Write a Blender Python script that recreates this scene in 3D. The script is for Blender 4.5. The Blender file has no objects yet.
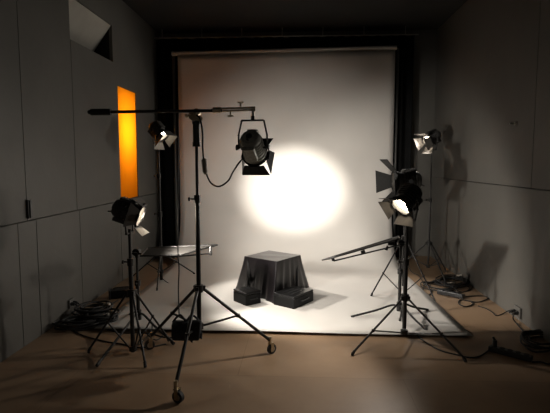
import bpy, math, random
from mathutils import Vector, Matrix, Euler
random.seed(7)
R = math.radians
C = bpy.context.scene.collection

# ------------------------------------------------------------------ camera
FPX, CX, CY, H = 470.0, 275.0, 206.5, 1.56
PITCH, YAW = R(5.41), R(3.05)
fwd = Vector((-math.sin(YAW)*math.cos(PITCH), math.cos(YAW)*math.cos(PITCH), -math.sin(PITCH)))
right = Vector((math.cos(YAW), math.sin(YAW), 0))
up = right.cross(fwd)
EYE = Vector((0, 0, H))
cd = bpy.data.cameras.new('camera'); cam = bpy.data.objects.new('camera', cd); C.objects.link(cam)
cam.location = EYE
cam.rotation_euler = Matrix((right, up, -fwd)).transposed().to_euler()
cd.sensor_fit = 'HORIZONTAL'; cd.sensor_width = 36; cd.lens = 36*FPX/550
bpy.context.scene.camera = cam
def ray(px, py): return right*((px-CX)/FPX) + up*(-(py-CY)/FPX) + fwd
def F(px, py, z=0.0):
    d = ray(px, py); return EYE + d*((z-H)/d.z)
def P(px, py, Y):
    d = ray(px, py); return EYE + d*(Y/d.y)
def W(px, py, X):
    d = ray(px, py); return EYE + d*(X/d.x)

# ------------------------------------------------------------------ materials
def mat(name, col, rough=.6, metal=0, noise=0, nscale=6, emit=None, estr=0, bump=0, bscale=40, spec=None, rvar=0):
    m = bpy.data.materials.new(name); m.use_nodes = True
    nt = m.node_tree; b = nt.nodes['Principled BSDF']
    b.inputs['Base Color'].default_value = (*col, 1); b.inputs['Roughness'].default_value = rough
    b.inputs['Metallic'].default_value = metal
    if spec is not None: b.inputs['Specular IOR Level'].default_value = spec
    if emit: b.inputs['Emission Color'].default_value = (*emit, 1); b.inputs['Emission Strength'].default_value = estr
    tc = nt.nodes.new('ShaderNodeTexCoord')
    if noise:
        n = nt.nodes.new('ShaderNodeTexNoise'); n.inputs['Scale'].default_value = nscale; n.inputs['Detail'].default_value = 6
        r = nt.nodes.new('ShaderNodeValToRGB')
        r.color_ramp.elements[0].position = .3; r.color_ramp.elements[1].position = .7
        r.color_ramp.elements[0].color = (*[c*(1-noise) for c in col], 1)
        r.color_ramp.elements[1].color = (*[min(1, c*(1+noise)) for c in col], 1)
        nt.links.new(tc.outputs['Object'], n.inputs['Vector']); nt.links.new(n.outputs['Fac'], r.inputs['Fac'])
        nt.links.new(r.outputs['Color'], b.inputs['Base Color'])
    if bump:
        n2 = nt.nodes.new('ShaderNodeTexNoise'); n2.inputs['Scale'].default_value = bscale; n2.inputs['Detail'].default_value = 4
        bp = nt.nodes.new('ShaderNodeBump'); bp.inputs['Strength'].default_value = bump; bp.inputs['Distance'].default_value = .02
        nt.links.new(tc.outputs['Object'], n2.inputs['Vector']); nt.links.new(n2.outputs['Fac'], bp.inputs['Height'])
        nt.links.new(bp.outputs['Normal'], b.inputs['Normal'])
    return m

M = {}
M['wall'] = mat('grey_wall_paint', (.096, .091, .08), .6, noise=.1, nscale=1.6, bump=.08, bscale=14)
M['gap'] = mat('dark_gap', (.008, .008, .008), .9)
M['ceil'] = mat('dark_ceiling_paint', (.015, .0145, .0135), .9, noise=.1, nscale=2)
M['curtain'] = mat('black_drape', (.008, .008, .008), .95, noise=.2, spec=.1)
M['paper'] = mat('grey_paper', (.46, .44, .41), .75, noise=.03, nscale=2, bump=.03, bscale=5)
M['metal'] = mat('black_stand_metal', (.02, .019, .018), .38, metal=.35)
M['chrome'] = mat('steel', (.55, .52, .47), .28, metal=1, noise=.1)
M['brass'] = mat('worn_steel', (.45, .38, .27), .35, metal=1, noise=.2, nscale=30)
M['black'] = mat('black_lamp_enamel', (.03, .028, .026), .5, noise=.2, nscale=30)
M['greyhouse'] = mat('grey_lamp_enamel', (.32, .32, .28), .5, noise=.25, nscale=40, bump=.1)
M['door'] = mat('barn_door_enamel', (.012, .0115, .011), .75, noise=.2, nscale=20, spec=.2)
M['door_lit'] = mat('lit_barn_door_enamel', (.10, .092, .083), .55, noise=.2, nscale=20)  # paler copy of the door enamel, lamplight on the leaves put into its colour
M['rubber'] = mat('black_rubber', (.015, .015, .015), .7)
M['plastic'] = mat('black_plastic', (.02, .02, .02), .4)
M['whiteplug'] = mat('pale_plastic', (.6, .57, .5), .5)
M['cable'] = mat('black_cable_rubber', (.008, .008, .0075), .6)
M['conn'] = mat('grey_connector', (.22, .19, .15), .5)
M['cloth'] = mat('black_satin_cloth', (.006, .0045, .0055), .36, noise=.3, nscale=9, bump=.05, bscale=30, spec=.6)
M['case'] = mat('black_case', (.003, .003, .003), .45, spec=.25, noise=.25, nscale=20, bump=.1, bscale=60)
M['bag'] = mat('dark_canvas', (.012, .014, .017), .85, noise=.3, nscale=30, bump=.25, bscale=90)
M['socketplate'] = mat('grey_socket_plate', (.12, .115, .105), .5)

def floor_mat():
    m = bpy.data.materials.new('tan_screed_floor'); m.use_nodes = True; nt = m.node_tree; L = nt.links.new
    b = nt.nodes['Principled BSDF']; tc = nt.nodes.new('ShaderNodeTexCoord')
    n1 = nt.nodes.new('ShaderNodeTexNoise'); n1.inputs['Scale'].default_value = 1.1; n1.inputs['Detail'].default_value = 8; n1.inputs['Roughness'].default_value = .62
    r1 = nt.nodes.new('ShaderNodeValToRGB')
    r1.color_ramp.elements[0].position = .32; r1.color_ramp.elements[0].color = (.215, .138, .08, 1)
    r1.color_ramp.elements[1].position = .7; r1.color_ramp.elements[1].color = (.33, .225, .14, 1)
    L(tc.outputs['Object'], n1.inputs['Vector']); L(n1.outputs['Fac'], r1.inputs['Fac'])
    br = nt.nodes.new('ShaderNodeTexBrick'); br.inputs['Scale'].default_value = 1; br.offset = .5
    br.inputs['Brick Width'].default_value = 2.4; br.inputs['Row Height'].default_value = 1.2
    br.inputs['Mortar Size'].default_value = .004; br.inputs['Mortar Smooth'].default_value = .3
    br.inputs['Color1'].default_value = (1, 1, 1, 1); br.inputs['Color2'].default_value = (.86, .86, .86, 1); br.inputs['Mortar'].default_value = (.78, .75, .7, 1)
    mp = nt.nodes.new('ShaderNodeMapping'); mp.inputs['Location'].default_value = (.45, .3, 0)
    L(tc.outputs['Object'], mp.inputs['Vector']); L(mp.outputs['Vector'], br.inputs['Vector'])
    mx = nt.nodes.new('ShaderNodeMixRGB'); mx.blend_type = 'MULTIPLY'; mx.inputs['Fac'].default_value = 1
    L(r1.outputs['Color'], mx.inputs['Color1']); L(br.outputs['Color'], mx.inputs['Color2'])
    # scuffs: stretched noise, pale
    mp2 = nt.nodes.new('ShaderNodeMapping'); mp2.inputs['Scale'].default_value = (14, 1.3, 1); mp2.inputs['Rotation'].default_value = (0, 0, .6)
    n2 = nt.nodes.new('ShaderNodeTexNoise'); n2.inputs['Scale'].default_value = 1.5; n2.inputs['Detail'].default_value = 3
    r2 = nt.nodes.new('ShaderNodeValToRGB'); r2.color_ramp.elements[0].position = .71; r2.color_ramp.elements[0].color = (0, 0, 0, 1)
    r2.color_ramp.elements[1].position = .78; r2.color_ramp.elements[1].color = (.35, .35, .35, 1)
    L(tc.outputs['Object'], mp2.inputs['Vector']); L(mp2.outputs['Vector'], n2.inputs['Vector']); L(n2.outputs['Fac'], r2.inputs['Fac'])
    mx2 = nt.nodes.new('ShaderNodeMixRGB'); mx2.inputs['Color2'].default_value = (.5, .42, .33, 1)
    L(r2.outputs['Color'], mx2.inputs['Fac']); L(mx.outputs['Color'], mx2.inputs['Color1']); L(mx2.outputs['Color'], b.inputs['Base Color'])
    r3 = nt.nodes.new('ShaderNodeMapRange'); r3.inputs['To Min'].default_value = .38; r3.inputs['To Max'].default_value = .62
    L(n1.outputs['Fac'], r3.inputs['Value']); L(r3.outputs['Result'], b.inputs['Roughness'])
    b.inputs['Specular IOR Level'].default_value = .4
    bp = nt.nodes.new('ShaderNodeBump'); bp.inputs['Strength'].default_value = .12; bp.inputs['Distance'].default_value = .02
    L(n1.outputs['Fac'], bp.inputs['Height']); L(bp.outputs['Normal'], b.inputs['Normal'])
    return m
M['floor'] = floor_mat()

def translucent(name, col, tcol, fac):
    m = bpy.data.materials.new(name); m.use_nodes = True; nt = m.node_tree; L = nt.links.new
    nt.nodes.remove(nt.nodes['Principled BSDF']); out = nt.nodes['Material Output']
    d = nt.nodes.new('ShaderNodeBsdfDiffuse'); d.inputs['Color'].default_value = (*col, 1)
    t = nt.nodes.new('ShaderNodeBsdfTranslucent')
    n = nt.nodes.new('ShaderNodeTexNoise'); n.inputs['Scale'].default_value = 5
    rp = nt.nodes.new('ShaderNodeValToRGB')
    rp.color_ramp.elements[0].color = (*[c*.88 for c in tcol], 1); rp.color_ramp.elements[1].color = (*tcol, 1)
    L(n.outputs['Fac'], rp.inputs['Fac']); L(rp.outputs['Color'], t.inputs['Color'])
    mx = nt.nodes.new('ShaderNodeMixShader'); mx.inputs['Fac'].default_value = fac
    L(d.outputs[0], mx.inputs[1]); L(t.outputs[0], mx.inputs[2]); L(mx.outputs[0], out.inputs['Surface'])
    return m
M['amber'] = translucent('amber_film', (.4, .2, .01), (1.0, .56, .085), .9)
M['silk'] = translucent('grey_diffusion_silk', (.075, .07, .064), (.08, .075, .07), .35)
def lensmat(name, s):
    return mat(name, (.8, .78, .7), .3, emit=(1, .86, .66), estr=s)

# ------------------------------------------------------------------ mesh builder
class MB:
    def __init__(s): s.v = []; s.f = []; s.mi = []; s.sm = []
    def add(s, vs, fs, mi=0, smooth=False, X=None):
        o = len(s.v)
        for v in vs:
            v = Vector(v)
            s.v.append(X @ v if X is not None else v)
        for f in fs: s.f.append([i+o for i in f]); s.mi.append(mi); s.sm.append(smooth)
        return s
    def box(s, c, d, X=None, mi=0):
        x, y, z = [q/2 for q in d]; c = Vector(c)
        vs = [c+Vector((a*x, b*y, e*z)) for a in (-1, 1) for b in (-1, 1) for e in (-1, 1)]
        return s.add(vs, [(0, 1, 3, 2), (4, 6, 7, 5), (0, 4, 5, 1), (2, 3, 7, 6), (0, 2, 6, 4), (1, 5, 7, 3)], mi, False, X)
    def cyl(s, a, b, r0, r1=None, n=14, X=None, mi=0, smooth=True):
        a, b = Vector(a), Vector(b); r1 = r0 if r1 is None else r1
        d = (b-a).normalized(); u = d.orthogonal().normalized(); w = d.cross(u)
        va = []; vb = []
        for i in range(n):
            t = 2*math.pi*i/n; e = u*math.cos(t)+w*math.sin(t); va.append(a+e*r0); vb.append(b+e*r1)
        s.add(va+vb, [(i, (i+1) % n, n+(i+1) % n, n+i) for i in range(n)], mi, smooth, X)
        s.add(va, [list(range(n))[::-1]], mi, False, X); s.add(vb, [list(range(n))], mi, False, X)
        return s
    def tube(s, pts, r, n=8, X=None, mi=0, closed=False):
        pts = [Vector(p) for p in pts]; N = len(pts); vs = []
        u = None
        for i, p in enumerate(pts):
            if closed: d = pts[(i+1) % N]-pts[i-1]
            else: d = pts[min(i+1, N-1)]-pts[max(i-1, 0)]
            d.normalize()
            if u is None: u = d.orthogonal().normalized()
            u = (u-d*u.dot(d))
            if u.length < 1e-6: u = d.orthogonal()
            u.normalize(); w = d.cross(u)
            for k in range(n):
                t = 2*math.pi*k/n; vs.append(p+(u*math.cos(t)+w*math.sin(t))*r)
        fs = []
        for i in range(N if closed else N-1):
            j = (i+1) % N
            for k in range(n): fs.append((i*n+k, i*n+(k+1) % n, j*n+(k+1) % n, j*n+k))
        s.add(vs, fs, mi, True, X)
        if not closed:
            s.add(vs[:n], [list(range(n))[::-1]], mi, False, X); s.add(vs[-n:], [list(range(n))], mi, False, X)
        return s
    def lathe(s, prof, n=24, X=None, mi=0, axis='Y', smooth=True):
        """prof: (r, h) pairs revolved round the axis"""
        vs = []; fs = []
        for r, h in prof:
            for k in range(n):
                t = 2*math.pi*k/n; a, b = r*math.cos(t), r*math.sin(t)
                vs.append((a, h, b) if axis == 'Y' else (a, b, h) if axis == 'Z' else (h, a, b))
        for i in range(len(prof)-1):
            for k in range(n): fs.append((i*n+k, i*n+(k+1) % n, (i+1)*n+(k+1) % n, (i+1)*n+k))
        return s.add(vs, fs, mi, smooth, X)
    def build(s, name, m, parent=None, bevel=0, **kw):
        me = bpy.data.meshes.new(name)
        me.from_pydata([tuple(v) for v in s.v], [], s.f)
        ms = m if isinstance(m, (list, tuple)) else [m]
        for q in ms: me.materials.append(q)
        for p, mi, sm in zip(me.polygons, s.mi, s.sm): p.material_index = mi; p.use_smooth = sm
        import bmesh
        bm = bmesh.new(); bm.from_mesh(me); bmesh.ops.recalc_face_normals(bm, faces=bm.faces); bm.to_mesh(me); bm.free()
        me.update()
        o = bpy.data.objects.new(name, me); C.objects.link(o)
        if parent is not None: o.parent = parent
        if bevel:
            b = o.modifiers.new('edge', 'BEVEL'); b.width = bevel; b.segments = 2; b.limit_method = 'ANGLE'
        for k, v in kw.items(): o[k] = v
        return o

def thing(name, label, cat, loc=(0, 0, 0), rz=0, group=None):
    o = bpy.data.objects.new(name, None); C.objects.link(o); o.location = loc; o.rotation_euler = (0, 0, rz)
    o.empty_display_size = .05
    o['label'] = label; o['category'] = cat
    if group: o['group'] = group
    return o
def tag(o, label, cat, group=None):
    o['label'] = label; o['category'] = cat
    if group: o['group'] = group
    return o
def struct(o): o['kind'] = 'structure'; return o
def spline(pts, per=8, closed=False):
    pts = [Vector(p) for p in pts]; out = []; N = len(pts)
    for i in range(N if closed else N-1):
        if closed: a, b, c, d = pts[i-1], pts[i], pts[(i+1) % N], pts[(i+2) % N]
        else: a, b, c, d = pts[max(i-1, 0)], pts[i], pts[i+1], pts[min(i+2, N-1)]
        for k in range(per):
            t = k/per
            out.append(.5*((2*b)+(c-a)*t+(2*a-5*b+4*c-d)*t*t+(3*b-a-3*c+d)*t**3))
    if not closed: out.append(pts[-1])
    return out

# ------------------------------------------------------------------ the room
XL, XR, YB, ZC, YF = -2.33, 2.17, 7.85, 3.66, -0.8
b = MB(); b.box(((XL+XR)/2, (YF+YB)/2, -.05), (XR-XL+.4, YB-YF+.2, .1)); floor = struct(b.build('floor', M['floor']))
b = MB(); b.box(((XL+XR)/2, (YF+YB)/2, ZC+.05), (XR-XL+.4, YB-YF+.2, .1)); struct(b.build('ceiling', M['ceil']))
b = MB(); b.box(((XL+XR)/2, YB+.05, ZC/2), (XR-XL+.4, .1, ZC)); struct(b.build('wall_back', M['wall']))

def panels(lo, hi, cols_low, cols_up, zs, holes, x, side, gap=.009):
    """boards on a dark batten wall, in one mesh. side=+1: room is on the +x side"""
    b = MB()
    rects = []
    def cols(edges, z0, z1):
        e = [lo]+edges+[hi]
        for a, c in zip(e[:-1], e[1:]): rects.append((a+gap/2, c-gap/2, z0, z1))
    cols(cols_low, 0, zs-gap/2); cols(cols_up, zs+gap/2, ZC)
    for (a, c, z0, z1) in holes:
        new = []
        for r in rects:
            if r[1] <= a or r[0] >= c or r[3] <= z0 or r[2] >= z1: new.append(r); continue
            y0, y1, q0, q1 = r
            if y0 < a: new.append((y0, a, q0, q1))
            if y1 > c: new.append((c, y1, q0, q1))
            m0, m1 = max(y0, a), min(y1, c)
            if q0 < z0: new.append((m0, m1, q0, z0))
            if q1 > z1: new.append((m0, m1, z1, q1))
        rects = new
    for y0, y1, z0, z1 in rects:
        b.box((x-side*.02, (y0+y1)/2, (z0+z1)/2), (.04, y1-y0, z1-z0))
    # dark battens behind the joints
    rects = [(lo, hi, 0, ZC)]
    for (a, c, z0, z1) in holes:
        new = []
        for r in rects:
            if r[1] <= a or r[0] >= c or r[3] <= z0 or r[2] >= z1: new.append(r); continue
            y0, y1, q0, q1 = r
            if y0 < a: new.append((y0, a, q0, q1))
            if y1 > c: new.append((c, y1, q0, q1))
            m0, m1 = max(y0, a), min(y1, c)
            if q0 < z0: new.append((m0, m1, q0, z0))
            if q1 > z1: new.append((m0, m1, z1, q1))
        rects = new
    for y0, y1, z0, z1 in rects:
        b.box((x-side*.07, (y0+y1)/2, (z0+z1)/2), (.06, y1-y0, z1-z0), mi=1)
    return b

w0, w1 = W(119.2, 140, XL), W(137, 140, XL)
wz1, wz0 = W(117.5, 85.5, XL).z, W(119.5, 200.5, XL).z
win = (w0.y, w1.y, wz0, wz1)
hat = (W(70, 38, XL).y, W(113, 62, XL).y, W(113, 62, XL).z, ZC-.42)
zs = W(60, 214, XL).z
b = panels(YF, YB, [W(20, 270, XL).y, W(39, 280, XL).y, W(81, 250, XL).y, W(121, 230, XL).y],
           [W(24, 150, XL).y, W(76, 180, XL).y], zs, [win, hat], XL, 1)
wl = struct(b.build('wall_left', [M['wall'], M['gap']]))
zr = W(500, 185, XR).z
b = panels(YF, YB, [], [W(533, 150, XR).y], zr, [], XR, -1)
wr = struct(b.build('wall_right', [M['wall'], M['gap']]))

# amber window: a pane set in the wall with a lamp box behind it
wx = XL-.015
b = MB()
b.box((wx, (win[0]+win[1])/2, (win[2]+win[3])/2), (.008, win[1]-win[0], win[3]-win[2]))
pane = struct(b.build('window_1', M['amber']))
b = MB(); D = .42
y0, y1, z0, z1 = win
xb = XL-.1
b.box((xb-D, (y0+y1)/2, (z0+z1)/2), (.02, y1-y0+.3, z1-z0+.1))
b.box((xb-D/2, y0-.1, (z0+z1)/2), (D, .02, z1-z0+.1)); b.box((xb-D/2, y1+.1, (z0+z1)/2), (D, .02, z1-z0+.1))
b.box((xb-D/2, (y0+y1)/2, z0-.03), (D, y1-y0+.2, .02)); b.box((xb-D/2, (y0+y1)/2, z1+.03), (D, y1-y0+.2, .02))
M['boxw'] = mat('light_box_lining', (.8, .8, .78), .9, noise=.05)
bx = struct(b.build('trim_1', M['boxw']))

# high hatch in the left wall: opening with a flap swung inward from its top edge
y0, y1, z0, z1 = hat
b = MB(); D = .9; xb = XL-.1
b.box((xb-D, (y0+y1)/2, (z0+z1)/2), (.02, y1-y0+.1, z1-z0+.1))
b.box((xb-D/2, y0-.03, (z0+z1)/2), (D, .02, z1-z0)); b.box((xb-D/2, y1+.03, (z0+z1)/2), (D, .02, z1-z0))
b.box((xb-D/2, (y0+y1)/2, z0-.02), (D, y1-y0, .02)); b.box((xb-D/2, (y0+y1)/2, z1+.02), (D, y1-y0, .02))
struct(b.build('trim_2', M['gap']))
M['flap'] = mat('pale_grey_board', (.30, .285, .25), .7, noise=.06)
b = MB()
X = Matrix.Translation((XL-.02, (y0+y1)/2, z1)) @ Matrix.Rotation(R(36), 4, 'Y')
b.box((0, 0, -(z1-z0)*.6), (.02, y1-y0-.01, (z1-z0)*1.2), X=X)
fl = b.build('wall_hatch_flap', M['flap'])
tag(fl, 'pale grey flap tilted inward in the opening high on the left wall', 'hatch')

# black drape across the back wall, curtain rail
b = MB(); yd = 7.66
xa, xe = P(157, 150, yd).x, P(411, 150, yd).x; zt = P(285, 37.5, yd).z
n = 220; vs = []
for i in range(n+1):
    x = xa+(xe-xa)*i/n; d = .035*math.sin(i*.62)+.02*math.sin(i*.23+1)
    for z in (.02, zt*.5, zt): vs.append((x, yd+d, z))
fs = []
for i in range(n):
    for k in range(2): fs.append((i*3+k, i*3+3+k, i*3+4+k, i*3+1+k))
b.add(vs, fs, 0, True)
cur = b.build('blackout_drape', M['curtain']); s = cur.modifiers.new('s', 'SOLIDIFY'); s.thickness = .004
tag(cur, 'full-width black pleated drape hanging behind the grey paper backdrop', 'curtain')
b = MB(); b.cyl((xa-.02, yd-.07, zt+.0), (xe+.05, yd-.07, zt+.0), .009)
for i in range(7): 
    x = xa+.15+(xe-xa-.3)*i/6; b.cyl((x, yd-.07, zt), (x, yd-.07, ZC-.005), .006)
rail = b.build('curtain_rail', mat('grey_rail', (.30, .28, .25), .35, metal=.6)); tag(rail, 'thin grey rail under the ceiling above the black drape', 'rail')

# ------------------------------------------------------------------ paper backdrop sweep
YD = 7.42
TL, TR = P(177.5, 55.5, YD), P(395.5, 49.5, YD)
fy = F(300, 335.5).y
bd = thing('paper_backdrop', 'wide light grey seamless paper sweeping down the back wall onto the floor', 'backdrop', (0, YD, 0))
bd['kind'] = 'thing'
prof = []
rad = .75
for i in range(30): prof.append((YD, None, i/29))
b = MB(); nx = 40
rows = []
zr0 = .012+rad
for i in range(26):
    rows.append((YD, 'v', i/25))
for i in range(1, 17):
    t = i/16*math.pi/2; rows.append((YD-rad+rad*math.cos(t), 'c', .012+rad-rad*math.sin(t)))
for i in range(1, 26):
    rows.append((YD-rad+(fy-(YD-rad))*i/25, 'f', .012))
xl0, xr0 = TL.x, TR.x
xlf, xrf = F(98, 335.5).x-.08, F(470.5, 336).x
vs = []
nr = len(rows)
for j, (y, kind, q) in enumerate(rows):
    for i in range(nx+1):
        u = i/nx
        tf = (YD-y)/(YD-fy)
        x = (xl0+(xlf-xl0)*tf)*(1-u)+(xr0+(xrf-xr0)*tf)*u
        if kind == 'v':
            zt_ = TL.z*(1-u)+TR.z*u; z = zt_+(zr0-zt_)*q
        else: z = q
        yy = y+(.004*math.sin(u*9+z*3)+.003*math.sin(z*11+u*3) if kind == 'v' else 0)
        if kind == 'f':
            z += .004*(1+math.sin(u*17+y*3))*.5
            if j >= nr-4: z += (.0015, .005, .012, .02)[j-(nr-4)]*(.45+.55*abs(math.sin(u*3.3+.5)))
        vs.append((x, yy-YD, z))
fs = [(j*(nx+1)+i, j*(nx+1)+i+1, (j+1)*(nx+1)+i+1, (j+1)*(nx+1)+i) for j in range(nr-1) for i in range(nx)]
b.add(vs, fs, 0, True)
pp = b.build('paper_sweep', M['paper'], bd); s = pp.modifiers.new('s', 'SOLIDIFY'); s.thickness = .002; s.offset = 0
b = MB(); e0, e1 = P(171.5, 53.5, YD), P(397, 47.2, YD)
o0 = Vector((0, YD, 0))
b.cyl(e0-o0+Vector((0, .03, .0)), e1-o0+Vector((0, .03, .0)), .034)
b.build('paper_roll', M['paper'], bd)
for px_, ys in ((173.6, .16), (398.5, .1)):
    p = P(px_, 60, YD+ys-.05)
    b = MB(); xx = p.x; b.cyl((xx, .11, 0), (xx, .11, (e0.z if px_ < 300 else e1.z)), .022); b.cyl((xx, .11, 0), (xx, .11, 1.3), .028)
    b.build('support_pole', mat('dark_grey_pole', (.07, .07, .066), .4, metal=.3), bd)

# ------------------------------------------------------------------ stands
def tripod(name, label, cat, base, sections, collar_z, feet, hub_z, brace_t, group=None, r=.012, leg_r=.009, casters=False, swivel=(0, 0, 0), brace_at_hub=True, no_brace=()):
    """base: Vector on the floor; sections: (z0, z1, radius); feet: floor points"""
    B = Vector((base.x, base.y, 0))
    t = thing(name, label, cat, B, 0, group)
    for i, (z0, z1, rr) in enumerate(sections):
        b = MB(); b.cyl((0, 0, z0), (0, 0, z1), rr, n=16); b.build('column', M['metal'], t)
        if i > 0:
            b = MB(); zz = z0+.0
            b.cyl((0, 0, zz-.03), (0, 0, zz+.03), rr+.013, n=16); b.cyl((-rr-.01, 0, zz), (-rr-.045, 0, zz), .006); b.cyl((-rr-.04, 0, zz-.0), (-rr-.055, 0, zz), .016)
            b.build('collar_clamp', M['metal'], t)
    cr = sections[0][2]
    b = MB(); b.cyl((0, 0, collar_z-.03), (0, 0, collar_z+.025), cr+.016, n=16)
    for f in feet:
        d = (Vector((f.x, f.y, 0))-B).normalized()
        b.box(d*(cr+.022)+Vector((0, 0, collar_z-.005)), (.022, .022, .04), X=None)
    b.build('leg_collar', M['metal'], t)
    if hub_z is not None:
        b = MB(); b.cyl((0, 0, hub_z-.02), (0, 0, hub_z+.02), cr+.014, n=16); b.build('brace_hub', M['metal'], t)
    for k, f in enumerate(feet):
        fo = Vector((f.x, f.y, 0))-B; d = fo.normalized()
        top = d*(cr+.02)+Vector((0, 0, collar_z-.01))
        fz = .115 if casters else .02
        end = fo+Vector((0, 0, fz))
        b = MB(); b.cyl(top, end, leg_r, n=10); lg = b.build('leg', M['metal'], t)
        if casters:
            b = MB(); b.cyl(end+Vector((0, 0, .03)), end+Vector((0, 0, -.03)), .013, n=12)
            d0 = d; d = Matrix.Rotation(R(swivel[k]), 3, 'Z') @ d; q = d.cross(Vector((0, 0, 1)))
            for sgn in (-1, 1):
                b.box((0, 0, 0), (.003, .03, .075), X=Matrix.Translation(end+q*sgn*.018+Vector((0, 0, -.055))+d*.012) @ Matrix.Rotation(math.atan2(q.y, q.x), 4, 'Z'))
            b.box((0, 0, 0), (.04, .035, .006), X=Matrix.Translation(end+Vector((0, 0, -.022))+d*.008) @ Matrix.Rotation(math.atan2(q.y, q.x), 4, 'Z'))
            cs = b.build('caster', M['brass'], lg)
            wc = fo+d*.018+Vector((0, 0, .04))
            b = MB(); b.cyl(wc-q*.013, wc+q*.013, .04, n=22); b.build('caster', M['rubber'], lg).name = 'caster_wheel'
            b = MB(); b.cyl(wc-q*.0145, wc+q*.0145, .022, n=18); b.build('wheel_hub', M['chrome'], lg); d = d0
        else:
            b = MB(); b.cyl(end+(top-end).normalized()*.03, fo+Vector((0, 0, .004)), leg_r+.003, n=10); b.build('rubber_foot', M['rubber'], lg)
        if hub_z is not None and k not in no_brace:
            m = top+(end-top)*brace_t
            b = MB(); b.cyl(d*(cr+.01)+Vector((0, 0, hub_z)), m, leg_r*.7, n=8); b.cyl(m-Vector((0, 0, .012)), m+Vector((0, 0, .012)), leg_r+.004, n=10)
            b.build('brace', M['metal'], t)
    return t

def zat(px, py, Y): return P(px, py, Y).z

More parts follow.
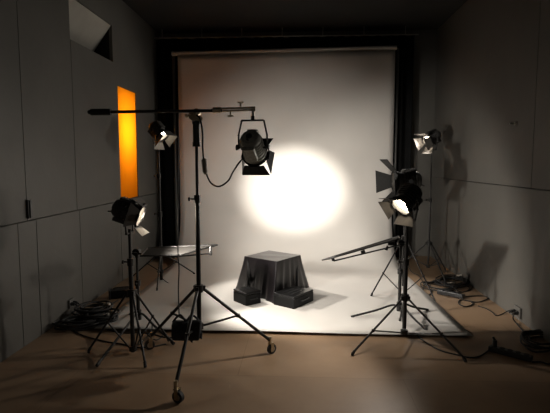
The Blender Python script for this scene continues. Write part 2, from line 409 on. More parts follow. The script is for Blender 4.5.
# ------------------------------------------------------------------ fresnel lamps
def fresnel(name, label, loc, direction, s=1.0, hang=False, doors=(40, 40, 40, 40), lens=8.0, group='tungsten fresnel lamps', energy=60, size=90, blend=.3, col=(1, .94, .865), house='black', soft=.03, sx=1, sy=1, Ld=.13, roll=0, halo=0, halo_size=60, beam=None, door_mat='door'):
    d = Vector(direction).normalized()
    yaw = math.atan2(-d.x, d.y); tilt = math.asin(d.z)
    t = thing(name, label, 'lamp', loc, yaw, group)
    S = Matrix.Scale(s, 4); X = Matrix.Rotation(tilt, 4, 'X') @ Matrix.Rotation(R(roll), 4, 'Y') @ S
    b = MB()
    b.lathe([(0, -.125), (.035, -.125), (.04, -.118), (.058, -.118), (.070, -.10), (.076, -.085), (.076, .06), (.084, .062), (.084, .095), (.076, .095), (.074, .045), (.0, .045)], 28, X)
    for y in (-.07, -.045, -.02, .005, .03): b.lathe([(.076, y-.004), (.083, y-.003), (.083, y+.003), (.076, y+.004)], 28, X)
    b.box((0, -.03, -.083), (.085, .13, .03), X)       # lamp base
    b.box((0, -.03, .084), (.07, .12, .016), X)        # top vent
    for k in range(5): b.box((0, -.075+k*.022, .094), (.08, .008, .01), X)
    b.build('housing', M[house], t, bevel=.002*s)
    b = MB(); b.lathe([(.0, -.132), (.02, -.132), (.022, -.124), (.0, -.124)], 16, X); b.cyl((0, -.13, -.04), (0, -.155, -.05), .006, X=X); b.build('focus_knob', M['plastic'], t)
    b = MB(); pr = [(.0, .074), (.02, .073), (.05, .068), (.070, .060)]
    b.lathe(pr, 28, X); b.build('lens', lensmat('glowing_lens', lens), t)
    b = MB(); b.lathe([(.085, .085), (.094, .085), (.094, .10), (.085, .10), (.085, .085)], 28, X)
    for k in range(4):
        a = k*math.pi/2; b.box((math.cos(a)*.09, .096, math.sin(a)*.09), (.03 if k % 2 == 0 else .05, .014, .03 if k % 2 else .05), X)
    b.build('accessory_ring', M['door'], t)
    for k in range(4):          # top, right, bottom, left
        if doors[k] is None: continue
        a = R(doors[k]); wide = k % 2 == 0
        w0_, w1_ = (.075, .105) if wide else (.055, .098)
        Y = lambda l: .10+l*math.cos(a)
        Z = lambda l: .09+l*math.sin(a)
        th = .0016
        q = []
        for off in (-th, th):
            for (l, hw) in ((0, w0_), (Ld, w1_)):
                for sg in (-1, 1):
                    q.append((sg*hw, Y(l)-off*math.sin(a), Z(l)+off*math.cos(a)))
        Xk = X @ Matrix.Rotation(k*math.pi/2, 4, 'Y')
        b = MB(); b.add(q, [(0, 1, 3, 2), (4, 6, 7, 5), (0, 4, 5, 1), (2, 3, 7, 6), (0, 2, 6, 4), (1, 5, 7, 3)], 0, False, Xk)
        b.cyl((-w0_, .10, .09), (w0_, .10, .09), .004, X=Xk, n=8)
        b.build('barn_door', M[door_mat], t)
    # yoke
    zz = .19 if hang else -.165
    b = MB()
    path = [(-.104, 0, -.012 if hang else .012), (-.104, 0, zz*.45), (-.082, 0, zz*.97), (-.075, 0, zz), (.075, 0, zz), (.082, 0, zz*.97), (.104, 0, zz*.45), (.104, 0, -.012 if hang else .012)]
    for p, q in zip(path[:-1], path[1:]): b.cyl(p, q, .0065, X=S, n=8)
    for p in path[1:-1]: b.cyl((p[0], -.009, p[2]), (p[0], .009, p[2]), .0065, X=S, n=8)
    b.cyl((0, 0, zz*.97), (0, 0, zz*1.16), .013, X=S, n=12)
    yo = b.build('yoke', M['black'], t)
    for sg in (-1, 1):
        b = MB(); b.cyl((sg*.076, 0, 0), (sg*.115, 0, 0), .008, X=S, n=10); b.cyl((sg*.11, 0, 0), (sg*.122, 0, 0), .02, X=S, n=10)
        b.build('tilt_knob', M['plastic'], t)
    ld = bpy.data.lights.new('lamp_beam', 'SPOT'); ld.energy = energy; ld.color = col; ld.spot_size = R(size); ld.spot_blend = blend; ld.shadow_soft_size = soft
    lo = bpy.data.objects.new('lamp_beam', ld); C.objects.link(lo); lo.parent = t
    head = Matrix.Rotation(tilt, 4, 'X')
    aim = Matrix.Identity(4)
    if beam is not None:
        bl = head.inverted() @ (Matrix.Rotation(-yaw, 4, 'Z') @ Vector(beam).normalized())
        aim = Vector((0, 1, 0)).rotation_difference(bl).to_matrix().to_4x4()
    lo.matrix_local = head @ Matrix.Translation((0, .085*s, 0)) @ aim @ Matrix.Rotation(R(90), 4, 'X') @ Matrix.Diagonal((sx, sy, 1, 1))
    if halo:
        l2 = bpy.data.lights.new('lamp_halo', 'SPOT'); l2.energy = halo; l2.color = col; l2.spot_size = R(halo_size); l2.spot_blend = 1; l2.shadow_soft_size = .06
        o2 = bpy.data.objects.new('lamp_halo', l2); C.objects.link(o2); o2.parent = t; o2.matrix_local = head @ Matrix.Translation((0, .085*s, 0)) @ aim @ Matrix.Rotation(R(90), 4, 'X')
    return t

# ---- boom stand with casters
f1, f2, f3 = F(176, 402), F(270, 354), F(152, 349)
BC = (f1+f2+f3)/3; BC = Vector((P(199, 300, BC.y).x, BC.y, 0)); YS = BC.y
zc = zat(199, 288, YS); zkn = zat(198, 199, YS); ztop = zat(197, 121, YS)
boom = tripod('boom_stand', 'tall black wheeled boom stand holding the long horizontal arm', 'stand', BC,
              [(.36, zkn, .0175), (zkn, ztop, .012)], zc, [f1, f2, f3], zat(199, 326, YS), .50, r=.0175, leg_r=.0125, casters=True, swivel=(72, 20, 60))
b = MB()
za, zb = zat(198, 145, YS), zat(197, 122, YS)
b.cyl((0, 0, za), (0, 0, zb), .026, n=16); b.cyl((0, 0, za-.012), (0, 0, za+.02), .03, n=16); b.cyl((0, 0, zb-.015), (0, 0, zb+.005), .03, n=16)
b.build('grip_sleeve', M['plastic'], boom)
zm = zat(197, 112.0, YS)
b = MB(); b.cyl((0, 0, zb), (0, 0, zm-.02), .011, n=12); b.cyl((-.02, -.03, zm-.035), (-.0, .03, zm-.0), .034, n=18); b.cyl((.03, -.02, zm-.05), (.012, .03, zm-.04), .022, n=14)
b.cyl((-.03, -.03, zm-.02), (-.06, -.03, zm-.03), .007); b.cyl((-.055, -.035, zm-.028), (-.07, -.035, zm-.033), .014)
b.build('boom_grip', M['brass'], boom)
ya = YS-.035
A0, A1 = P(88, 112.2, ya)-BC, P(256, 109.5, ya)-BC
Am = P(222, 111, ya)-BC
b = MB(); b.cyl(A0, P(222, 110.6, ya)-BC, .0115, n=12); b.build('boom_arm', M['metal'], boom)
b = MB(); b.cyl(P(91, 112.2, ya)-BC, P(111, 111.9, ya)-BC, .024, n=16); b.cyl(P(88.5, 112.2, ya)-BC, P(91.5, 112.2, ya)-BC, .015, n=12); b.build('counterweight', M['rubber'], boom)
b = MB()
b.cyl(P(214, 108.9, ya)-BC, P(254, 107.6, ya)-BC, .0075, n=10); b.cyl(P(214, 111.4, ya)-BC, P(254, 109.9, ya)-BC, .0075, n=10)
b.cyl(P(213, 110.2, ya)-BC, P(221, 110.0, ya)-BC, .021, n=12)
b.cyl(P(252.2, 108.8, ya)-BC, P(255.5, 108.7, ya)-BC, .016, n=12)
b.build('arm_extension', M['brass'], boom)
for (px, pa, pb) in ((240.5, 108, 102.5), (230.5, 111, 116)):
    b = MB(); b.cyl(P(px, pa, ya)-BC, P(px, pb, ya)-BC, .006, n=8); b.box(P(px, pb, ya)-BC, (.042, .012, .013)); b.build('clamp_knob', M['brass'], boom)

# ---- hanging fresnel
hp = P(252.8, 147.5, ya)
zspig = hp.z+.19*1.02
tgt = P(295, 187, YD)
LX = fresnel('spotlight', 'grey fresnel spotlight hung from the boom arm, aimed at the backdrop', hp, Vector((.13, .8, -.60)), 1.02, True, (78, 14, 10, 10), 30, beam=tgt-hp+Vector((-.05, 0, .0)),
             energy=1350, size=24.5, blend=.85, house='greyhouse', soft=.02, sx=1.18, sy=.95, Ld=.09, halo=540, halo_size=64)
b = MB(); b.cyl(P(253.3, 109, ya)-BC, Vector((P(252.8, 147, ya).x, ya, hp.z+.21))-BC, .010, n=12); b.build('hanging_spigot', M['chrome'], boom)

# cable of the hanging lamp, draped to the stand with an inline connector
def cable(name, label, pts, r=.006, group=None, m='cable', per=8, closed=False):
    b = MB(); o = Vector(pts[0]); o = Vector((o.x, o.y, 0))
    b.tube([p-o for p in spline(pts, per, closed)], r, 8, closed=closed)
    c = b.build(name, M[m]); c.location = o
    return tag(c, label, 'cable', group)
yc = YS-.06
cab = cable('lamp_cable', 'black cable looping from the hanging spotlight to the boom stand', [P(244.5, 157, yc+.08), P(239, 163, yc+.05), P(233, 172, yc), P(228, 181, yc), P(219, 186.5, yc), P(211, 183, yc), P(206.5, 174, yc), P(204.5, 166, yc), P(202.8, 150, yc), P(202.6, 135, yc), P(201.2, 124, yc), P(199, 117, yc+.02), P(192, 113.4, yc+.025)], .0062)
b = MB(); o = cab.location; b.cyl(P(204.0, 160, yc)-o, P(205.2, 172, yc)-o, .02, .018, n=12); b.cyl(P(203.8, 158.5, yc)-o, P(204.0, 160, yc)-o, .011, .02, n=12); b.cyl(P(205.2, 172, yc)-o, P(205.6, 174.5, yc)-o, .018, .009, n=12)
b.build('inline_connector', M['conn'], cab)

# sandbag saddle hung on the boom stand
Yb = YS-.13
def lobe(b, c, w, h, d, lean=0):
    n = 14; vs = []; rows = []
    for j, (zz, sw, sd) in enumerate([(-.5, .55, .35), (-.48, .9, .8), (-.3, 1, 1), (0, .98, 1), (.3, .96, .95), (.45, .9, .6), (.5, .75, .25)]):
        for k in range(n):
            t = 2*math.pi*k/n; cx, sy_ = math.cos(t), math.sin(t)
            sx_ = math.copysign(abs(cx)**.45, cx); sq = math.copysign(abs(sy_)**.45, sy_)
            vs.append(Vector((c.x+sx_*w/2*sw+lean*zz, c.y+sq*d/2*sd, c.z+zz*h)))
    fs = [(j*n+k, j*n+(k+1) % n, (j+1)*n+(k+1) % n, (j+1)*n+k) for j in range(6) for k in range(n)]
    fs += [list(range(n))[::-1], [6*n+k for k in range(n)]]
    b.add(vs, fs, 0, True)
bc = P(181, 331, Yb); sc = Yb/FPX
bag = thing('sandbag', 'dark canvas saddle sandbag slung over the base of the boom stand', 'bag', (bc.x, bc.y, 0))
o = bag.location
b = MB(); lobe(b, P(180.5, 330, Yb)-o, 18*sc, 20*sc, .09); b.build('bag_lobe', M['bag'], bag)
b = MB(); lobe(b, P(194.5, 330, Yb-.02)-o, 14*sc, 21*sc, .06, .02); b.build('bag_lobe', M['bag'], bag)
b = MB()
for (a, e, c2) in (((173, 322), (186, 322), (180, 315)), ((187, 321), (200, 322), (192, 315))):
    b.tube(spline([P(*a, Yb)-o, P((a[0]+c2[0])/2, (a[1]+c2[1])/2-1, Yb-.01)-o, P(*c2, Yb-.01)-o, P((e[0]+c2[0])/2, (e[1]+c2[1])/2-1, Yb-.01)-o, P(*e, Yb)-o]), .008, 8)
b.build('carry_strap', M['bag'], bag)
b = MB()
for (p, q, r_) in (((186, 338), (193, 337), (192.2, 343)), ((194, 334), (202, 333), (201.5, 339.5))):
    A_, B_, D_ = P(*p, Yb-.03)-o, P(*q, Yb-.03)-o, P(*r_, Yb-.03)-o; dy = Vector((0, .02, 0))
    b.add([A_, B_, D_, A_+dy, B_+dy, D_+dy], [(0, 1, 2), (5, 4, 3), (0, 3, 4, 1), (1, 4, 5, 2), (2, 5, 3, 0)])
b.build('corner_flap', M['bag'], bag)

# cable hanging from the boom to the bag
yh = YS-.02
cable('hanging_cord', 'thin dark cord hanging straight down from the boom to the sandbag', [P(178.2, 113, ya+.0), P(178, 150, yh), P(178.3, 200, yh), P(178, 250, yh), P(179, 268, yh), P(178.4, 290, yh), P(179.2, 316, Yb)], .0045)

# ---- left front stand + lamp
g1, g2 = F(88.5, 353), F(145.5, 368)
LC = F(134, 353); LC = Vector((LC.x, LC.y-.02, 0)); YL = LC.y
g3 = LC*3-g1-g2; g3.z = 0; g3 = LC+(g3-LC).normalized()*.36
lf = tripod('light_stand', 'black light stand at front left under the tilted lamp', 'stand', LC,
            [(.02, zat(134, 262, YL), .017), (zat(134, 262, YL), zat(131, 229, YL), .012)], zat(134, 292, YL), [g1, g2, g3], .05, .5, group='tripod light stands')
lp = P(129, 212, YL); lp.x = LC.x
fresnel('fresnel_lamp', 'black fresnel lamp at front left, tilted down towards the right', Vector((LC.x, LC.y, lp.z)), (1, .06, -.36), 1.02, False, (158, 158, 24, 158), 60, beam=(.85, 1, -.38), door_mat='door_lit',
        energy=560, size=80, blend=.5, Ld=.085, soft=.09)
# ---- rear left
r1, r2 = F(157, 291.5), F(195, 275); RC = F(161.5, 282); RC = Vector((RC.x, RC.y, 0)); YRL = RC.y
r3 = RC+Matrix.Rotation(R(118), 3, 'Z') @ (r2-RC); r3.z = 0; r3.x = max(r3.x, XL+.08)
tripod('light_stand', 'tall black light stand at the back left beside the amber window', 'stand', RC,
       [(.03, zat(160, 214, YRL), .019), (zat(160, 214, YRL), zat(161, 176, YRL), .015), (zat(161, 176, YRL), zat(162, 139, YRL), .011)], zat(160, 253, YRL), [r1, r2, r3], zat(160, 271, YRL), .4, group='tripod light stands')
rlp = Vector((RC.x, RC.y, zat(163, 131, YRL)))
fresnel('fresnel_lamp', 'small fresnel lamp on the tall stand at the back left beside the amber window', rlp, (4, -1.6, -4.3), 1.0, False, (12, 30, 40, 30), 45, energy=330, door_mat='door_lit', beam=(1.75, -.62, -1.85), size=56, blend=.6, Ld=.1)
# ---- right front
h1, h2 = F(352, 356), F(466, 362.5); HC = F(404, 338); HC = Vector((HC.x, HC.y, 0)); YR = HC.y
h3 = HC+Vector((.05, .42, 0))
tripod('light_stand', 'black light stand at front right with its wide tripod base nearest the camera', 'stand', HC,
       [(.09, zat(404, 262, YR), .0185), (zat(404, 262, YR), zat(401, 214, YR), .014)], zat(404, 297, YR), [h1, h2, h3], zat(404, 332, YR), .60, group='tripod light stands')
rp = Vector((HC.x-.03, HC.y, zat(398, 199, YR)))
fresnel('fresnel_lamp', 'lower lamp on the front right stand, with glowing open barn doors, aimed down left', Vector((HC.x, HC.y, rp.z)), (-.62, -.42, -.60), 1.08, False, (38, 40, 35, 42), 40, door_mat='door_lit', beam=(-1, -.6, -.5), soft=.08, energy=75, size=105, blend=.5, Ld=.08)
# ---- right middle
m1, m2 = F(371, 297), F(435, 302.5); MC = F(403, 289); MC = Vector((MC.x, MC.y, 0)); YM = MC.y
m3 = MC+Vector((.06, .42, 0))
tripod('light_stand', 'black light stand in the middle right, standing just behind the front right stand', 'stand', MC,
       [(.04, zat(402, 238, YM), .016), (zat(402, 238, YM), zat(401, 205, YM), .012)], zat(403, 238, YM), [m1, m2, m3], zat(403, 292, YM), .62, group='tripod light stands')
fresnel('fresnel_lamp', 'upper black lamp of the right-hand pair, barn doors spread, facing left', Vector((MC.x, MC.y, zat(402, 181, YM))), (-1, -.12, -.06), 1.45, False, (50, 35, 45, 62), 1.5, energy=8, size=78, blend=.12, Ld=.13)
# ---- rear right
q1, q2, q3 = F(446, 272), F(445.5, 283), F(399, 268.5); QC = F(428, 272); QC = Vector((QC.x, QC.y, 0)); YQ = QC.y
q1.x = min(q1.x, XR-.05)
tripod('light_stand', 'tall slim light stand at the back right beside the right wall', 'stand', QC,
       [(.07, zat(427, 200, YQ), .014), (zat(427, 200, YQ), zat(426, 148, YQ), .010)], zat(427, 243, YQ), [q1, q2, q3], zat(428, 266, YQ), .55, group='tripod light stands')
fresnel('fresnel_lamp', 'small bright fresnel lamp on the tall stand at the back right', Vector((QC.x, QC.y, zat(424, 138, YQ))), (-2.5, -1.2, -1.5), 1.0, False, (40, 30, 35, -8), 45, energy=105, door_mat='door_lit', size=125, blend=.4, Ld=.1)

# ------------------------------------------------------------------ flag stands and silk flags
def cstand(label, base, col_top, feet, hub_z):
    B = Vector((base.x, base.y, 0)); t = thing('flag_stand', label, 'stand', B, 0, 'low stands holding the silk frames')
    b = MB(); b.cyl((0, 0, hub_z-.05), (0, 0, col_top*.62), .0165, n=14); b.build('column', M['metal'], t)
    b = MB(); b.cyl((0, 0, col_top*.6), (0, 0, col_top), .011, n=14); b.build('column', M['metal'], t)
    b = MB(); b.cyl((0, 0, col_top*.62-.025), (0, 0, col_top*.62+.025), .026, n=14); b.cyl((0, -.02, col_top*.62), (0, -.055, col_top*.62), .007); b.build('collar_clamp', M['metal'], t)
    b = MB(); b.cyl((0, 0, hub_z-.05), (0, 0, hub_z+.04), .027, n=14); b.build('leg_collar', M['metal'], t)
    for f in feet:
        fo = Vector((f.x, f.y, 0))-B; d = fo.normalized(); L_ = fo.length
        b = MB(); b.tube(spline([d*.02+Vector((0, 0, hub_z)), d*.08+Vector((0, 0, hub_z+.01)), d*(L_*.5)+Vector((0, 0, hub_z*.55+.012)), fo+Vector((0, 0, .02))]), .0105, 8)
        lg = b.build('leg', M['metal'], t)
        b = MB(); b.cyl(fo+Vector((0, 0, .022))-d*.03, fo+Vector((0, 0, .014)), .0135, n=10); b.build('rubber_foot', M['rubber'], lg)
    b = MB(); b.cyl((0, -.03, col_top), (0, .03, col_top), .033, n=18); b.cyl((0, 0, col_top-.05), (0, 0, col_top+.01), .017, n=12); b.cyl((0, -.03, col_top), (0, -.075, col_top), .008); b.box((0, -.075, col_top), (.06, .012, .016))
    b.build('grip_head', M['metal'], t)
    return t
def flag(label, corners, r=.008):
    c = sum(corners, Vector())/4
    t = thing('silk_frame', label, 'light frame', (c.x, c.y, c.z), 0, 'square silk frames')
    q = [p-c for p in corners]
    b = MB(); b.tube([a.lerp(e, k/6) for a, e in zip(q, q[1:]+q[:1]) for k in range(6)], r, 8, closed=True)
    for p in q: b.lathe([(0, -r), (r, -r*.5), (r, r*.5), (0, r)], 10, Matrix.Translation(p), axis='Z')
    b.build('frame_rod', M['metal'], t)
    b = MB(); n = 6; vs = []
    for j in range(n+1):
        for i in range(n+1):
            u, v = i/n, j/n
            p = (q[0]*(1-u)+q[1]*u)*(1-v)+(q[3]*(1-u)+q[2]*u)*v
            vs.append(p*.985+Vector((0, 0, -.006*math.sin(u*math.pi)*math.sin(v*math.pi))))
    b.add(vs, [(j*(n+1)+i, j*(n+1)+i+1, (j+1)*(n+1)+i+1, (j+1)*(n+1)+i) for j in range(n) for i in range(n)], 0, True)
    b.build('silk', M['silk'], t)
    return t
# left
SC = F(139, 332); SC = Vector((SC.x, SC.y, 0)); 
s1, s2, s3 = F(97, 367.5), F(168, 343), F(108, 325)
cs = cstand('low black stand at left holding the level silk frame', SC, zat(139, 252, SC.y), [s1, SC+(s2-SC).normalized()*.5, SC+Vector((-.25, .45, 0))], .17)
FY = SC.y-.08
fl_c = [P(140.5, 256, FY-.14), P(181, 255, FY-.05), P(217.5, 244.8, FY+.35), P(148, 247.8, FY+.28)]
flag('flat silk frame held level at left beside the boom stand column', fl_c)
zg = zat(139, 252, SC.y)
b = MB(); a0 = Vector((0, -.045, zg)); a1 = P(178, 256.5, FY+.02)-SC; a2 = P(210.5, 253.5, FY+.22)-SC
b.cyl(Vector((-.05, -.045, zg)), a1, .008, n=10); b.cyl(a1, a2, .007, n=10)
tip = P(210.5, 246.5, FY+.24)-SC
b.cyl(a2, tip, .013, n=10); b.cyl(a2-Vector((0, .0, .015)), a2+Vector((0, 0, .015)), .014)
b.build('gobo_arm', M['metal'], cs)
# right
TC = F(399, 317); TC = Vector((TC.x, TC.y, 0))
t1, t2 = F(351, 318.5), F(428, 311.5)
zg2 = zat(396, 243, TC.y)
cs2 = cstand('low black stand at right holding the sloping silk frame', TC, zg2, [t1, t2, TC+Vector((.16, -.42, 0))], .115)
GY = TC.y
flag('silk frame sloping up to the right beside the front right light stand', [P(331, 258.2, GY-.24), P(400, 238.6, GY-.2), P(399, 236.2, GY+.24), P(322.5, 260, GY+.16)])
b = MB(); a0 = Vector((0, -.045, zg2)); a1 = P(333.5, 261, GY-.06)-TC
b.cyl(Vector((.06, -.045, zat(400, 242, GY))), a1, .0075, n=10)
b.cyl(a1, P(332.5, 256.8, GY-.05)-TC, .016, n=10)
mid = P(363, 252, GY-.05)-TC; b.cyl(mid-Vector((.02, 0, .006)), mid+Vector((.02, 0, .006)), .017, n=10); b.cyl(mid, mid+Vector((.005, -.02, .03)), .008)
kn = P(387.5, 245.5, GY-.06)-TC; b.cyl(kn, kn-Vector((.01, 0, .035)), .008); b.cyl(kn-Vector((.01, 0, .03)), kn-Vector((.013, 0, .045)), .016); b.box(P(391, 243.5, GY-.06)-TC, (.06, .03, .035))
b.build('gobo_arm', M['metal'], cs2)

# ------------------------------------------------------------------ draped table and cases
fb, lb, rb = F(273, 305), F(235.5, 289.5), F(309.5, 288.5)
bb = lb+rb-fb
zt = .47
ft, lt, rt = F(277, 261.5, zt), F(244.5, 256.3, zt), F(300.5, 255, zt); bt = lt+rt-ft
cen = (lt+rt)/2
tb = thing('draped_table', 'low square table covered to the floor by a black satin cloth', 'table', (cen.x, cen.y, 0))
o = tb.location
top = [ft, rt, bt, lt]; bot = [fb, rb, bb, lb]
n = 26; nz = 14; vs = []; ring = 4*n
for j in range(nz+1):
    v = j/nz
    for s_ in range(4):
        for i in range(n):
            u = i/n
            a, c = top[s_], top[(s_+1) % 4]; d, e = bot[s_], bot[(s_+1) % 4]
            pt = a.lerp(c, u); pb = d.lerp(e, u)
            w = v**1.12
            p = pt.lerp(pb, w); p.z = zt*(1-v)+.006*v
            nrm = Vector(((c-a).y, -(c-a).x, 0)).normalized()
            amp = .028*v*math.sin(u*math.pi)
            fold = math.sin(u*31+s_*2.1+.5*math.sin(u*9))*.7+math.sin(u*53+s_)*.3
            corner = -.03*v*(1-abs(2*u-1))**.6        # sags in between corners
            p += nrm*(amp*fold+corner)
            if j == nz: p.z = .006
            vs.append(p-o)
fs = [(j*ring+k, j*ring+(k+1) % ring, (j+1)*ring+(k+1) % ring, (j+1)*ring+k) for j in range(nz) for k in range(ring)]
b = MB(); b.add(vs, fs, 0, True)
# top sheet grid
m_ = 10; tv = []
for j in range(m_+1):
    for i in range(m_+1):
        u, v = i/m_, j/m_
        p = (ft.lerp(rt, u)).lerp(lt.lerp(bt, u), v); p.z = zt+.0005+.003*math.sin(u*11+v*6)*math.sin(math.pi*u)*math.sin(math.pi*v)
        tv.append(p-o)
b.add(tv, [(j*(m_+1)+i, j*(m_+1)+i+1, (j+1)*(m_+1)+i+1, (j+1)*(m_+1)+i) for j in range(m_) for i in range(m_)], 0, True)
cl = b.build('draped_cloth', M['cloth'], tb)
b = MB(); tq = [(q-cen)*.97 for q in top]
vs = [Vector((q.x, q.y, zt-.012)) for q in tq]+[Vector((q.x, q.y, zt-.035)) for q in tq]
b.add(vs, [(0, 1, 2, 3), (7, 6, 5, 4), (0, 4, 5, 1), (1, 5, 6, 2), (2, 6, 7, 3), (3, 7, 4, 0)]); b.build('table_top', M['plastic'], tb)
for q in tq:
    b = MB(); b.box((q.x*.88, q.y*.88, (zt-.035)/2), (.035, .035, zt-.035)); b.build('leg', M['plastic'], tb)

def case(label, N_, R_, L_, h, streak=False):
    ax = (R_-N_); lx = ax.length; ax.normalize(); ly = (L_-N_).length
    ay = Vector((-ax.y, ax.x, 0)); c = N_+ax*lx/2+ay*ly/2
    t = thing('equipment_case', label, 'case', (c.x, c.y, 0), math.atan2(ax.y, ax.x), 'black cases in front of the draped table')
    b = MB(); b.box((0, 0, h*.42), (lx, ly, h*.84)); b.build('case_body', M['case'], t, bevel=.008)
    b = MB(); b.box((0, 0, h*.92), (lx, ly, h*.155)); b.build('case_lid', mat('case_lid_gloss', (.004, .004, .004), .32, spec=.4, noise=.2, nscale=30), t, bevel=.008)
    b = MB(); b.tube(spline([(-lx*.2, -ly/2, h*.5), (-lx*.18, -ly/2-.018, h*.52), (lx*.18, -ly/2-.018, h*.52), (lx*.2, -ly/2, h*.5)]), .006); b.build('handle', M['plastic'], t)
    b = MB(); b.box((0, 0, h*1.003), (lx*.6, ly*.12, .006)); b.box((0, ly*.22, h*1.003), (lx*.6, ly*.1, .006)); b.box((0, -ly*.22, h*1.003), (lx*.6, ly*.1, .006)); b.build('lid_rib', M['plastic'], t)
    return t
case('small black case at the left front corner of the draped table', F(246, 307.5), F(261, 304), F(230, 303), .155)
case('black case at the right front of the draped table, lid catching the light', F(294, 310.5), F(313.5, 302), F(272.5, 306), .145)

# ------------------------------------------------------------------ sockets, hooks
def socket_box(label, X, c, side, plugs=0, s=1.0):
    t = thing('wall_socket', label, 'socket', (X, c.y, c.z), 0, 'wall sockets')
    b = MB(); b.box((side*.012, 0, 0), (.024, .1*s, .085*s)); b.build('socket_plate', M['socketplate'], t, bevel=.004)
    for k in range(plugs):
        y = (-.025+.05*k)*s
        b = MB(); b.cyl((side*.02, y, 0), (side*.065, y, -.004), .019, .016, n=12); b.cyl((side*.065, y, -.004), (side*.085, y, -.015), .009, .006, n=8); b.build('plug', M['plastic'], t)
    return t
sl = W(70, 303, XL); socket_box('dark wall socket low on the left wall above the cable coils', XL, sl, 1, 2)
sr = W(519, 312, XR); socket_box('wall socket with plugs low on the right wall, nearer the camera', XR, sr, -1, 2, 1.3)
sr2 = W(468.5, 276.5, XR); socket_box('small empty wall socket far back on the right wall', XR, sr2, -1, 0, .9)
hk = W(516.5, 123.5, XR)
b = MB(); b.cyl((0, 0, 0), (-.02, 0, 0), .022, .017, n=16); b.cyl((-.02, 0, 0), (-.055, 0, -.004), .008, n=10); b.lathe([(0, -.068), (.01, -.066), (.013, -.058), (.008, -.05), (0, -.049)], 12, axis='X')
hko = b.build('wall_hook', M['chrome']); hko.location = hk; tag(hko, 'small metal hook high on the right wall', 'hook')
lt_ = W(27.5, 209, XL)
b = MB(); b.box((.012, 0, 0), (.024, .05, .16)); b.box((.03, .0, 0), (.014, .03, .15))
la = b.build('panel_latch', M['plastic'], bevel=.003); la.location = lt_; tag(la, 'vertical black latch on the seam of the left wall panels', 'latch')

# ------------------------------------------------------------------ cables
def coil(label, c, rx, ry, turns, rot, r=.007, group='cable coils', conn=True, seed=1, hgt=.012):
    rnd = random.Random(seed); pts = []
    N = turns*12
    for i in range(N+1):
        t = 2*math.pi*i/12; k = i/N
        q = 1+.18*math.sin(t*.37+seed)+rnd.uniform(-.06, .06)
        p = Vector((rx*q*math.cos(t)+rnd.uniform(-.01, .01)+.03*math.sin(i*.21), ry*q*math.sin(t)+rnd.uniform(-.01, .01), r+k*hgt*turns*.5+.012*abs(math.sin(i*.7))*(1 if k > .05 else 0)))
        pts.append(Matrix.Rotation(rot, 3, 'Z') @ p)
    t_ = thing('cable_coil', label, 'cable', (c.x, c.y, 0), 0, group)
    b = MB(); b.tube(spline(pts, 3), r, 7); b.build('coiled_cable', M['cable'], t_)
    b = MB(); b.tube([Matrix.Rotation(rot, 3, 'Z') @ Vector((rx*.95+.035*math.cos(a), .01, r+hgt*turns*.25+(.02+hgt*turns*.25)*math.sin(a))) for a in [k*math.pi/6 for k in range(12)]], .005, 6, closed=True); b.build('cable_tie', M['cable'], t_)
    if conn:
        e = pts[-1]
        b = MB(); b.cyl(e, e+Vector((.05, -.02, .015)), .017, n=10); b.build('plug', M['conn'], t_)
        b = MB(); b.cyl(e+Vector((.05, -.02, .015)), e+Vector((.07, -.028, .02)), .014, n=10); b.build('plug_collar', M['chrome'], t_)
    return t_
coil('messy black cable coil nearest the left wall, topmost of the heap', F(93, 318), .14, .16, 9, .3, seed=3, r=.0095, hgt=.026)
coil('black cable coil on the floor at left, front of the heap', F(82, 327), .19, .11, 8, .5, seed=5, r=.0095, hgt=.016)
coil('black cable coil at the right end of the left floor heap', F(100, 323), .12, .12, 9, .2, seed=8, r=.0095, hgt=.02)
coil('big loose cable coil along the right wall behind the power strip', F(452, 284), .24, .17, 6, 1.1, seed=21, hgt=.014, r=.0075)
coil('loose black cable coil on the floor left of the power strip by the right wall', F(437, 288), .15, .2, 4, .4, seed=23, hgt=.012, r=.0075)
coil('black cable coil at the foot of the right wall, nearest the camera', F(543, 344), .21, .14, 8, .8, seed=11)
# power strips
def strip(label, a, e, n=5, w=.06, h=.045, group='power strips', cab=True):
    c = (a+e)/2; d = e-a; L_ = d.length
    t = thing('power_strip', label, 'power strip', (c.x, c.y, 0), math.atan2(d.y, d.x), group)
    b = MB(); b.box((0, 0, h/2+.002), (L_, w, h)); b.build('strip_body', M['plastic'], t, bevel=.008)
    for k in range(n):
        x = -L_/2+L_*(k+.7)/(n+.4)
        b = MB(); b.cyl((x, 0, h), (x, 0, h+.006), .021, n=16); b.lathe([(.021, h+.006), (.016, h+.006), (.016, h+.003)], 16, Matrix.Translation((x, 0, 0)), axis='Z'); b.build('socket', M['rubber'], t)
    return t
ps = strip('black power strip on the open floor at front right', F(489, 350.5), F(532, 362), 5)
b = MB(); b.cyl((-.12, 0, .05), (-.12, 0, .10), .02, .017, n=12); b.cyl((-.12, 0, .10), (-.135, 0, .125), .01, n=8); b.build('plug', M['plastic'], ps)
strip('black power strip lying among the looped cables by the right wall', F(438, 293.5), F(464, 299), 4, .07, .05)
# distribution box on the floor behind left front stand
db = F(122, 297); 
t = thing('dimmer_box', 'flat black box on the floor behind the front left light stand', 'box', (db.x, db.y, 0), R(25))
b = MB(); b.box((0, 0, .05), (.26, .13, .09)); b.build('box_body', M['case'], t, bevel=.006)
b = MB(); b.box((-.135, 0, .05), (.02, .14, .1)); b.build('end_cap', M['plastic'], t, bevel=.004)
b = MB(); b.tube(spline([(-.08, 0, .093), (-.075, 0, .115), (.075, 0, .115), (.08, 0, .093)]), .006); b.build('handle', M['plastic'], t)

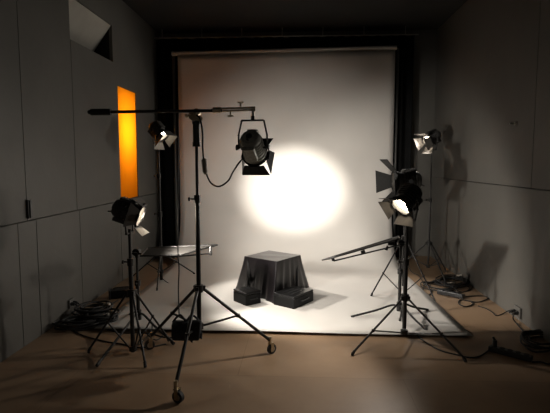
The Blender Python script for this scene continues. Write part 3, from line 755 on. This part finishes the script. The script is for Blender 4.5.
def fc(label, pix, r=.006, group='loose floor cables', m='cable'):
    return cable('floor_cable', label, [F(x, y, r+dz) for x, y, dz in [(p+(0,))[:3] for p in pix]], r, group, m)
fc('dark cable running from the left cable heap along the floor past the front left stand', [(72, 330), (82, 335), (95, 339), (108, 342), (122, 344), (134, 347), (150, 347), (166, 344)])
fc('cable lying straight across the paper edge from the left heap to the boom stand', [(104, 328), (115, 331.5), (128, 333), (140, 332.5), (152, 334), (164, 337), (176, 338)])
fc('cable from the left heap to the stand, behind the straight one', [(104, 321), (114, 320.5), (124, 320), (134, 321.5)])
fc('cable running from the flat box to the left wall socket', [(118, 300), (108, 306), (98, 312), (92, 314)])
fc('thin cable on the paper between the back left stand and the boom stand', [(157, 271, .12), (163, 279, .04), (171, 284.5), (180, 288), (192, 289.5), (199, 290)], .005)
fc('thin cable crossing the paper behind the boom stand', [(134, 297), (145, 293.5), (160, 293), (176, 292), (190, 291.5), (199, 292)], .005)
fc('tangled cable loop at the foot of the front left stand', [(139, 345), (146, 338), (152, 328, .05), (150, 321, .1), (146, 332, .03), (156, 340), (163, 334), (158, 328, .03), (148, 342), (141, 349)], .005)
# right
fc('long black cable snaking from the power strip under the front right stand', [(489, 350), (480, 356), (470, 357.5), (456, 354.5), (442, 351), (430, 345), (420, 338), (412, 330), (407, 322)])
fc('black cable looped at the base of the front right stand', [(408, 325), (414, 315), (420, 320), (424, 330), (414, 334), (406, 330), (411, 321), (417, 313)], .005)
fc('cable loop on the paper edge beside the middle right stand', [(408, 266, .1), (412, 272, .03), (419, 276), (424, 285), (422, 292), (426, 297), (432, 291), (430, 283), (437, 280), (450, 281), (458, 287), (450, 291)], .006)
fc('wide cable loop lying nearest the right wall among the looped cables', [(448, 289), (460, 283), (472, 284), (470, 290), (458, 292), (449, 288), (455, 281), (464, 281), (467, 286)], .006)
fc('cable looping out to the far right from the power strip by the wall', [(462, 297), (472, 296), (484, 296), (488, 298.5), (478, 302), (466, 300.5), (460, 300), (459, 304), (466, 306.5), (473, 304), (470, 301)], .006)
fc('orange-brown extension cable with pale plug running to the right wall socket', [(478, 306), (486, 308.5), (492, 312), (496, 315.5), (502, 314), (509, 310.5, .03), (514, 309.5, .12)], .005)
fc('cable hanging from the right wall socket down to the near coil', [(515, 312, .12), (513, 318, .05), (517, 324), (522, 330), (525, 334), (524, 340), (530, 346)], .006)
fc('cable leading from the power strip to the near right coil', [(532, 362), (541, 362), (549, 364), (558, 360)], .006)
fc('cable strung loosely over the looped heap behind the middle right stand', [(428, 284), (436, 280, .03), (446, 283, .04), (455, 289, .03), (463, 292), (470, 288), (462, 284)], .005)

# ------------------------------------------------------------------ lights
ld = bpy.data.lights.new('window_lamp', 'AREA'); ld.energy = 8.5; ld.color = (1, .85, .6); ld.shape = 'RECTANGLE'; ld.size = .25; ld.size_y = .25
lo = bpy.data.objects.new('window_lamp', ld); C.objects.link(lo)
lo.location = (XL-.46, (win[0]+win[1])/2, win[2]+(win[3]-win[2])*.62); lo.rotation_euler = (0, R(-90), 0)

w = bpy.data.worlds.new('world'); bpy.context.scene.world = w; w.use_nodes = True
w.node_tree.nodes['Background'].inputs['Color'].default_value = (1, .93, .84, 1)
w.node_tree.nodes['Background'].inputs['Strength'].default_value = .07
vs_ = bpy.context.scene.view_settings
vs_.view_transform = 'Standard'; vs_.exposure = 0; vs_.gamma = .95
